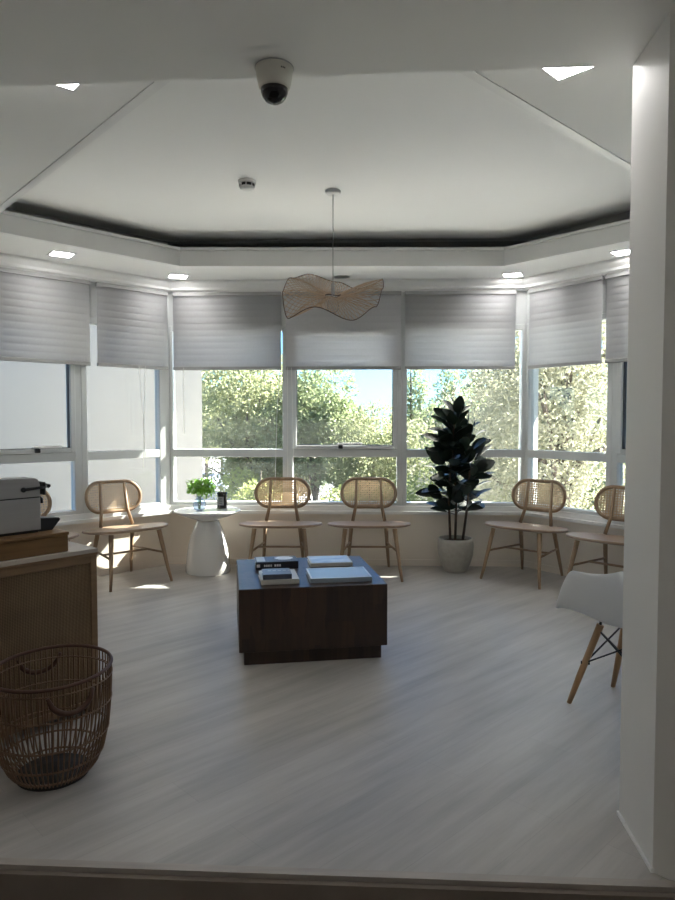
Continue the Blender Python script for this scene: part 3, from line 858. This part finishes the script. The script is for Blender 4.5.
for si,s in enumerate(stems):
    m=MB(); m.tube(s,[.012]+[.010]*(len(s)-2)+[.005],8); m.build('stem',M['stem'],root)
    n=(60,46,44)[si]
    for k in range(n):
        t=.22+.78*(k+.5)/n
        p=along(s,t); a=k*2.4+si*1.1
        el=R(rp.uniform(5,45))+R(38)*max(0,t-.72)/.28
        d=Vector((math.cos(a)*math.cos(el),math.sin(a)*math.cos(el)*.72,math.sin(el)))
        pet=.03+.06*(1-t)+rp.uniform(0,.05)
        if t>.9: pet*=.4
        q=p+d*pet
        L_=rp.uniform(.145,.195)*(1-.18*max(0,t-.8)/.2)
        # keep off the window
        if q.y+d.y*L_>.19: d.y*=.25
        if t<.5 and rp.random()<.3: continue
        leaf(lf,q,d,L_,L_*rp.uniform(.56,.68),up=(Vector((0,0,1))+rnd_dir(rp)*1.1),fold=.22,curl=rp.uniform(.05,.3),nseg=6)
        lf.tube([p,q],.0028,4,caps=False)
lf.build('foliage',M['ficus'],root,recalc=False)

# ------------------------------------------------------------------ white shell armchair by the pillar
F=Vector((-.564,.825,0)); ang=math.atan2(F.x,-F.y)   # local front is -Y
root=empty('shell_armchair',(1.342,3.045,0),ang,'white moulded armchair on wooden legs, half hidden by pillar','armchair')
ST=[(-.262,.440,0,.205,.0),(-.250,.440,0,.222,.025),(-.205,.434,0,.245,.115),(-.150,.427,0,.268,.205),(-.118,.424,0,.278,.236),(-.08,.42,0,.286,.245),(0,.410,2,.298,.258),(.11,.413,4,.305,.272),(.19,.450,12,.302,.262),(.245,.55,38,.29,.19),(.285,.68,62,.255,.10),(.305,.76,75,.20,.045),(.315,.80,82,.13,.012)]
mb=MB(); rows=[]; nt_=24
for y,z,na,w,r in ST:
    N_=Vector((0,-math.sin(R(na)),math.cos(R(na)))); row=[]
    for i in range(nt_+1):
        ph=(-1+2*i/nt_)*PI/2
        x=w*math.copysign(abs(math.sin(ph))**.72,ph) if ph else 0
        h=r*(1-max(0,math.cos(ph))**.8)**1.35
        out=1+.06*(h/.2)
        row.append(mb.bm.verts.new(Vector((x*out,y,z))+N_*h))
    rows.append(row)
for A,B in zip(rows,rows[1:]):
    for i in range(nt_):
        f=mb.bm.faces.new((A[i],A[i+1],B[i+1],B[i])); f.smooth=True
sh=mb.build('seat_shell',M['plastic'],root)
sd=sh.modifiers.new('t','SOLIDIFY'); sd.thickness=.006; sd.offset=0
su=sh.modifiers.new('s','SUBSURF'); su.levels=1; su.render_levels=2
LEGS=[(-1,-1),(1,-1),(-1,1),(1,1)]
for sx,sy in LEGS:
    l=MB(); l.tube([(sx*.172,sy*.21,0),(sx*.150,sy*.173,.13),(sx*.10,sy*.10,.385)],[.011,.0145,.0165],12); l.build('leg',M['beech'],root)
w=MB()
def lp(sx,sy,z):
    k=(z-.13)/.255; return Vector((sx*(.150-.050*k),sy*(.173-.073*k),z))
for (a,b) in (((-1,-1),(1,-1)),((-1,1),(1,1)),((-1,-1),(-1,1)),((1,-1),(1,1))):
    w.tube([lp(*a,.36),lp(*b,.20)],.0042,6); w.tube([lp(*b,.36),lp(*a,.20)],.0042,6)
for a in LEGS:
    p=lp(*a,.38); w.tube([p,(p.x*.97,p.y*.97,.412)],.006,6)
    for z in (.36,.20):
        p=lp(*a,z); w.tube([(p.x*1.09,p.y*1.09,p.z),(p.x*.9,p.y*.9,p.z)],.008,6)
w.build('wire_brace',M['blackmetal'],root)

# ------------------------------------------------------------------ cabinet, box, coffee machine
cd=Vector((-.653,-.757,0)).normalized()          # along the cabinet front, away from its end
ca=math.atan2(cd.y,cd.x)                         # local +x = along cd, local -y... 
CO=Vector((-1.073,3.008,0))
# local frame: x along cd (towards camera left), y = away from the room side
root=empty('cane_cabinet',CO,ca,'low wooden cabinet with woven cane front under coffee machine','cabinet')
# with x along cd, the back of the cabinet lies at local -y
CW,CD,CH=.80,.44,.75
mb=MB()
mb.rbox(0,.03,-CD,0,0,CH-.03,.002,1); mb.rbox(CW-.03,CW,-CD,0,0,CH-.03,.002,1)
mb.rbox(.03,CW-.03,-.028,0,CH-.062,CH-.03,.002,1); mb.rbox(.03,CW-.03,-.028,0,.04,.075,.002,1)
mb.rbox(.03,CW-.03,-CD,-CD+.015,.04,CH-.03,.002,1); mb.rbox(.03,CW-.03,-CD+.015,-.03,.045,.065,.002,1)
mb.build('cabinet_body',M['cabwood'],root)
mb=MB(); mb.rbox(-.004,CW+.004,-CD-.004,.004,CH-.03,CH-.018,.002,1); mb.build('edge_band',M['cabwood'],root)
mb=MB(); mb.rbox(-.004,CW+.004,-CD-.004,.004,CH-.0182,CH,.002,1); mb.build('worktop',M['cabtop'],root)
mb=MB(); mb.box(.03,CW-.03,-.022,-.006,.075,CH-.062)
mb.build('cane_front',M['weave'],root)
# wooden box/riser
bo=CO+cd*.12+Vector((-.757,.653,0)).normalized()*.022
root=empty('wooden_riser_box',(bo.x,bo.y,CH+.0005),ca,'amber wooden box on cabinet, under the coffee machine','box')
mb=MB(); mb.rbox(0,.62,-.34,0,.0,.072,.003,1); mb.build('box_body',M['boxwood'],root)
mb=MB(); mb.rbox(-.003,.623,-.343,.003,.0722,.086,.002,1); mb.build('box_lid',M['boxwood'],root)
# pod coffee machine; side towards the camera, outlet towards +away end
mo=bo+cd*.085+Vector((-.757,.653,0)).normalized()*.07
root=empty('coffee_machine',(mo.x,mo.y,CH+.087),ca,'silver grey pod coffee machine with black lever','coffee machine')
prof=[(.0,.012),(.0,.205),(.006,.226),(.018,.236),(.20,.240),(.29,.236),(.318,.222),(.325,.20),(.325,.012)]
t=bmesh.new()
def prof_extr(prof,y0,y1,b):
    t=bmesh.new()
    a=[t.verts.new((p[0],y0,p[1])) for p in prof]; c=[t.verts.new((p[0],y1,p[1])) for p in prof]; n=len(prof)
    for i in range(n): t.faces.new((a[i],a[(i+1)%n],c[(i+1)%n],c[i]))
    t.faces.new(a[::-1]); t.faces.new(c)
    if b: bmesh.ops.bevel(t,geom=[e for e in t.edges if abs(e.verts[0].co.y-e.verts[1].co.y)<1e-6],offset=b,segments=2,affect='EDGES')
    return t
mb=MB(); mb.absorb(prof_extr([(.0,.012),(.0,.150),(.325,.150),(.325,.012)],-.118,-.002,.002)); mb.build('lower_casing',M['silver'],root)
mb=MB(); mb.absorb(prof_extr([(.0,.1535),(.0,.205),(.006,.224),(.018,.234),(.20,.238),(.29,.234),(.318,.220),(.325,.20),(.325,.1535)],-.119,-.001,.004)); mb.build('upper_casing',M['silver'],root)
mb=MB(); mb.box(.004,.32,-.114,-.004,.149,.1545); mb.box(.01,.315,-.11,-.01,0,.013); mb.build('seam_and_feet',M['black'],root)
mb=MB()
for yy in (.0035,-.1235):
    mb.lathe([(.0001,-.0025),(.010,-.0025),(.010,.0025),(.0001,.0025)],16,cap0=False,cap1=False) if False else None
    mb.tube([(.075,yy-.003,.188),(.075,yy+.003,.188)],.0105,14)
    mb.tube([(.075,yy,.188),(-.032,yy,.195)],[.0062,.0055],8)
mb.tube([(-.032,.0035,.195),(-.043,-.01,.197),(-.047,-.06,.198),(-.043,-.11,.197),(-.032,-.1235,.195)],.0075,8)
mb.rbox(-.022,-.008,-.09,.006,.160,.216,.004,1)
mb.build('lever',M['black'],root)
mb=MB(); mb.absorb(prof_extr([(.0,.0),(.0,.058),(-.09,.052),(-.098,.044),(-.06,.0)],-.10,-.02,.003)); mb.build('drip_tray',M['black'],root)
mb=MB(); mb.tube([(-.012,-.06,.150),(-.03,-.06,.135),(-.03,-.06,.118)],.009,10); mb.build('spout',M['black'],root)

# ------------------------------------------------------------------ basket
root=empty('rattan_basket',(-1.062,2.487,0),0,'open brown rattan basket with two handles beside the cabinet','basket')
bp_=[(.128,.012),(.158,.045),(.182,.10),(.199,.18),(.208,.28),(.211,.36),(.210,.40)]
def brad(z):
    for (r0,z0),(r1,z1) in zip(bp_,bp_[1:]):
        if z<=z1: return r0+(r1-r0)*(z-z0)/(z1-z0)
    return bp_[-1][0]
def rimz(a): return .400+.010*math.sin(a-R(-10))
mb=MB(); NB=64
for k in range(NB):
    a=2*PI*k/NB
    pts=[(r*math.cos(a),r*math.sin(a),z if z<.39 else rimz(a)) for r,z in bp_]
    mb.tube(pts,.0031,5,caps=False)
mb.build('stakes',M['rattan'],root)
mb=MB()
for z in (.03,.085,.165,.275,.37):
    for ro in (-.0035,.0035):
        mb.tube([((brad(z)+ro)*math.cos(2*PI*k/48),(brad(z)+ro)*math.sin(2*PI*k/48),z) for k in range(48)],.0024,5,closed=True)
mb.build('hoops',M['rattan'],root)
mb=MB(); mb.tube([(0.211*math.cos(2*PI*k/64),0.211*math.sin(2*PI*k/64),rimz(2*PI*k/64)+.004) for k in range(64)],.0068,8,closed=True); mb.build('rim',M['leather'],root)
mb=MB(); mb.lathe([(.126,.0),(.130,.006),(.130,.014),(.05,.016),(.003,.016)],40); mb.build('base',M['basepad'],root)
for a0 in (R(-50),R(125)):
    h=MB(); pts=[]
    for i in range(13):
        t=-1+2*i/12; a=a0+t*.36
        pts.append(((.222)*math.cos(a),(.222)*math.sin(a),rimz(a0)-.012-.078*math.sqrt(max(0,1-t*t*.98))))
    h.tube(pts,[.006]+[.0095]*11+[.006],8); h.build('handle',M['leather'],root)

# ------------------------------------------------------------------ outside
GZ=-3.7
mb=MB(); mb.box(-120,120,6.9,160,GZ-.3,GZ); o=struct(mb,'ground',M['ground'])
mb=MB(); mb.prism([(-30,24),(-3.0,26),(-2.6,40),(-30,38)],GZ,GZ+.05); struct(mb,'ground_lawn',M['grass'])
mb=MB(); mb.prism([(4,16),(30,12),(30,44),(4,30)],GZ,GZ+.05); struct(mb,'ground_verge',M['grass'])
mb=MB(); mb.prism([(-60,43),(60,52),(60,60),(-60,51)],GZ,GZ+.03); struct(mb,'ground_road',M['asphalt'])
# unseen overhang added above the bay, outline shaped to limit the sun indoors
mb=MB(); mb.prism([(-3.3,4.5),(-1.9,7.08),(2.50,7.04),(2.52,7.6),(3.25,7.6),(3.3,7.12),(4.6,6.9),(4.6,4.6),(3.05,4.4),(1.68,6.085),(-1.53,6.2),(-2.95,4.8)],2.62,2.9)
struct(mb,'roof_sun_shade',M['extwall'])
mb=MB(); mb.box(-3.4,4.4,1.9,6.3,2.951,3.05); struct(mb,'roof_slab',M['extwall'])
# unseen block added at right to keep sun off the right windows
mb=MB(); mb.prism([(6.0,8.40),(6.0,3.0),(9.0,3.0),(9.0,9.9)],GZ,9.0); struct(mb,'wall_sun_block_right',M['extwall'])
# unseen pale slab added below the windows to bounce sunlight onto the ceiling
mb=MB(); mb.prism([(-1.2,6.45),(-.3,7.6),(.2,10.5),(5.5,10.5),(6.5,5.0),(3.2,4.4),(2.0,6.2)],-.55,-.25); struct(mb,'roof_bounce_slab',M['bouncewhite'])
# wing of the building outside the left windows
mb=MB(); mb.prism([(-1.74,8.75),(-6.3,6.15),(-6.6,6.9),(-2.2,9.4)],GZ,5.5); struct(mb,'wall_wing',M['wing'])

def make_tree(name, seed, h, crown_r, crown_h, mat_leaf, nblob, nleaf, ls, trunk_h, shape='round'):
    """tree with trunk, branches and leaves; origin at its foot"""
    r=random.Random(seed)
    t=empty(name,(0,0,0))
    tk=MB(); top=Vector((r.uniform(-.3,.3),r.uniform(-.3,.3),h*.9))
    tk.tube([(0,0,-.1),(top.x*.3,top.y*.3,h*.3),(top.x*.7,top.y*.7,h*.6),top],[.022*h,.017*h,.010*h,.003*h],8)
    blobs=[]
    for k in range(nblob):
        if shape=='cone':
            f=(k+.5)/nblob; z=trunk_h+(h-trunk_h)*f
            rad=crown_r*(1-f)**.8+.15; a=k*2.4
            blobs.append((Vector((math.cos(a)*rad*.45,math.sin(a)*rad*.45,z)),rad*.65+.12))
        else:
            v=rnd_dir(r); q=r.random()**.4
            c=Vector((v.x*crown_r*.72*q,v.y*crown_r*.72*q,trunk_h+crown_h*.5+v.z*crown_h*.42*q))
            blobs.append((c,crown_r*r.uniform(.26,.46)))
            base=Vector((top.x*.5,top.y*.5,h*r.uniform(.25,.5)))
            if k%2==0: tk.tube([base,(base+c)*.5+Vector((0,0,.1*h*r.random()*.3)),c],[.007*h,.005*h,.002*h],6,caps=False)
    tot=sum(b[1]**2 for b in blobs)
    lf=MB()
    for c,rad in blobs:
        for k in range(int(nleaf*rad*rad/tot)):
            v=rnd_dir(r); p=c+Vector((v.x*rad,v.y*rad,v.z*rad*.85))*(1-.35*r.random()**2)
            d=(v*.6+rnd_dir(r)); d.normalize()
            s=d.cross(rnd_dir(r)); 
            if s.length<.05: continue
            s.normalize(); L_=ls*r.uniform(.7,1.3); W_=L_*.5
            n=d.cross(s)*(.18*L_)
            a=lf.bm.verts.new(p); b=lf.bm.verts.new(p+d*L_*.5+s*W_*.5+n); cc=lf.bm.verts.new(p+d*L_); e=lf.bm.verts.new(p+d*L_*.5-s*W_*.5+n)
            lf.bm.faces.new((a,b,cc)); lf.bm.faces.new((a,cc,e))
    tk.build('trunk',M['bark'],t); lf.build('foliage',mat_leaf,t,recalc=False)
    return t
G='trees outside the bay windows'
def place(t,x,y,sc,rz,label,cat='tree',z=GZ):
    t.location=(x,y,z); t.scale=(sc,sc,sc); t.rotation_euler.z=rz
    tag(t,label,cat,G); return t
def place_copy(src,x,y,sc,rz,label,cat='tree',z=GZ):
    c=copy_tree(src,(x,y,z),rz,label); c.scale=(sc,sc,sc); c['category']=cat; c['group']=G; return c
def px(p,y): return (p-337.5)/680*y
A=make_tree('broadleaf_tree',1,8.2,3.0,6.0,M['leafA'],26,22000,.15,1.6)
B=make_tree('broadleaf_tree',2,7.0,2.3,3.9,M['leafB'],24,20000,.145,2.9)
Cc=make_tree('wispy_tree',3,9.0,3.2,7.0,M['leafC'],44,34000,.095,1.5)
D=make_tree('conifer_tree',4,7.5,1.3,6.6,M['leafB'],20,12000,.13,.6,'cone')
E=make_tree('round_bush',5,3.9,1.9,3.4,M['leafE'],16,13000,.12,.3)
Gd=make_tree('broadleaf_tree',6,7.2,2.6,5.6,M['leafD'],24,18000,.16,1.0)
place(A,px(252,25),25,1.12,.3,'tall olive green tree seen through the window above pedestal table')
place(B,px(316,24),24,.98,1.1,'green tree behind left half of middle window')
place(E,px(258,21),21,.98,0,'yellow green bush low behind left end of centre chair','bush')
place(Gd,px(290,33),33,1.0,.5,'dark blue green tree between the two tall trees, further back')
place_copy(A,px(374,23),23,.74,2.0,'pale olive tree behind right half of middle window')
place(D,px(414,26),26,1.02,0,'pointed conifer just right of the middle window')
place_copy(D,px(448,27),27,1.0,1.4,'pointed conifer directly above the rubber plant')
place_copy(D,px(474,28),28,1.06,2.2,'slim conifer behind right side of rubber plant')
place_copy(D,px(500,25),25,.97,3.1,'pointed conifer close to the right bay corner')
place_copy(E,px(408,19),19,1.0,2.5,'yellow green bush low behind mullion left of rubber plant','bush')
place_copy(E,px(372,18),18,.92,.9,'pale bush low behind second centre chair','bush')
place_copy(B,px(432,30),30,.82,2.6,'green tree behind the conifers above the rubber plant')
place_copy(B,px(494,21),21,.80,.2,'dark green tree low behind right window beside plant')
place(Cc,px(566,13.5),13.5,1.02,.7,'large pale wispy tree filling the right slanted window')
place_copy(Cc,px(530,19),19,.86,1.9,'pale wispy tree behind the right bay corner')
place_copy(Gd,px(345,40),40,.72,2.4,'distant dark tree in the gap of middle window')
place_copy(Gd,px(222,62),62,1.15,4.0,'distant dark tree left of the street lamp')
place_copy(A,px(470,42),42,.68,4.4,'distant olive tree behind the conifers at right')
place_copy(Gd,px(395,38),38,.80,1.4,'distant dark tree behind right mullion of middle window')
place_copy(Gd,px(560,34),34,1.2,3.3,'distant dark tree behind right slanted window')
place_copy(E,px(440,17.5),17.5,.85,4.0,'pale bush low behind the rubber plant stems','bush')
place_copy(E,px(520,18),18,1.0,5.1,'yellow green bush low behind right bay corner','bush')

for k,(p_,d_,sc_,src_,lab_) in enumerate([
    (352,31,.66,A,'low olive tree far behind second centre chair'),(388,29,.62,Gd,'low dark tree far behind the mullion left of the rubber plant'),
    (425,34,.66,A,'low olive tree far behind left side of rubber plant'),(458,35,.7,Gd,'low dark tree far behind the rubber plant crown'),
    (490,33,.66,A,'low olive tree far behind right side of rubber plant'),(515,30,.64,Gd,'low dark tree far behind the right bay corner'),
    (272,32,.62,A,'low olive tree far behind left end of centre chair'),(240,64,1.05,Gd,'low dark tree right behind the street lamp'),
    (206,60,1.0,A,'low olive tree at the edge of the outside wall'),(545,27,.62,A,'low olive tree behind left of right slanted window'),(590,26,.66,Gd,'low dark tree behind right of right slanted window')]):
    place_copy(src_,px(p_,d_),d_,sc_,k*1.3,lab_,'bush' if src_ is E else 'tree')
# street lamp
root=empty('street_lamp',(px(224,44),44,GZ),0,'tall pale street lamp with short arm outside left window','street lamp')
mb=MB(); mb.tube([(0,0,0),(0,0,6.9)],[.10,.06],10); mb.build('pole',M['galv'],root)
mb=MB(); mb.tube([(0,0,6.85),(-.25,0,6.98),(-.5,0,7.0)],.04,8); mb.build('arm',M['galv'],root)
mb=MB(); mb.rbox(-.95,-.45,-.13,.13,6.93,7.06,.03,2); mb.build('lamp_head',M['galv'],root)
# parked car
root=empty('parked_car',(px(229,46),46,GZ+.03),R(70),'pale parked car far outside behind the candle jar','car')
mb=MB(); t=prof_extr([(-2.1,.35),(-2.12,.75),(-1.9,.88),(-1.0,.98),(-.3,1.42),(1.1,1.45),(1.9,1.05),(2.1,.98),(2.12,.40)],-.85,.85,.06); mb.absorb(t); mb.build('car_body',M['carpaint'],root)
mb=MB(); t=prof_extr([(-.92,.99),(-.28,1.36),(1.05,1.38),(1.7,1.06)],-.865,.865,.01); mb.absorb(t)
mb.prism([(-.99,-.7),(-.99,.7),(-.33,.62),(-.33,-.62)],0,0.001,Matrix.Translation((0,0,1.02))@Matrix.Rotation(0,4,'Y')) if False else None
mb.build('side_windows',M['carglass'],root)
for sx in (-1.35,1.35):
    for sy in (-.86,.86):
        w_=MB(); w_.tube([(sx,sy-.1 if sy>0 else sy+.1,.32),(sx,sy,.32)],.32,18); w_.build('wheel',M['black'],root)
# low garden wall
mb=MB(); mb.prism([(-16,40.2),(-2.5,41.6),(-2.5,42.0),(-16,40.6)],GZ,GZ+.75)
o=mb.build('garden_wall',M['extwall']); tag(o,'low white garden wall on the lawn beyond the left window','garden wall')

# ------------------------------------------------------------------ light, sky, camera
w=bpy.data.worlds.new('sky'); SC.world=w; w.use_nodes=True
N,L=w.node_tree.nodes,w.node_tree.links
sky=N.new('ShaderNodeTexSky'); sky.sky_type='NISHITA'; sky.sun_disc=False
SUN_EL,SUN_AZ=R(35),R(62)
sky.sun_elevation=SUN_EL; sky.sun_rotation=SUN_AZ
sky.air_density=1.0; sky.dust_density=.6; sky.ozone_density=1.5
tint=N.new('ShaderNodeMixRGB'); tint.blend_type='MULTIPLY'; tint.inputs[0].default_value=1; tint.inputs[2].default_value=(.45,.77,1.12,1)
L.new(sky.outputs[0],tint.inputs[1]); L.new(tint.outputs[0],N['Background'].inputs[0]); N['Background'].inputs[1].default_value=.10
sl=bpy.data.lights.new('sun','SUN'); sl.energy=17; sl.angle=R(.6); sl.color=(1,.93,.83)
pl=bpy.data.lights.new('corridor_fill','POINT'); pl.energy=2.0; pl.shadow_soft_size=.03; pl.color=(1,.95,.9)  # added fill behind the camera, brightens pillar front and threshold
po=bpy.data.objects.new('corridor_fill',pl); COL.objects.link(po); po.location=(-.2,-.7,2.41)
so=bpy.data.objects.new('sun',sl); COL.objects.link(so)
sd_=Vector((math.sin(SUN_AZ)*math.cos(SUN_EL),math.cos(SUN_AZ)*math.cos(SUN_EL),math.sin(SUN_EL)))
so.rotation_euler=sd_.to_track_quat('Z','Y').to_euler(); so.location=sd_*30

cam=bpy.data.cameras.new('camera'); co=bpy.data.objects.new('camera',cam); COL.objects.link(co)
co.location=(0,0,1.32); co.rotation_euler=(R(90-2.53),0,0)
cam.sensor_fit='VERTICAL'; cam.sensor_height=36; cam.lens=680/900*36; cam.clip_end=400; cam.clip_start=.05
SC.camera=co
SC.view_settings.view_transform='Standard'; SC.view_settings.look='None'
SC.view_settings.gamma=1; SC.view_settings.use_curve_mapping=False
SC.view_settings.exposure=2.1
SC.cycles.max_bounces=12; SC.cycles.diffuse_bounces=8; SC.cycles.transparent_max_bounces=24
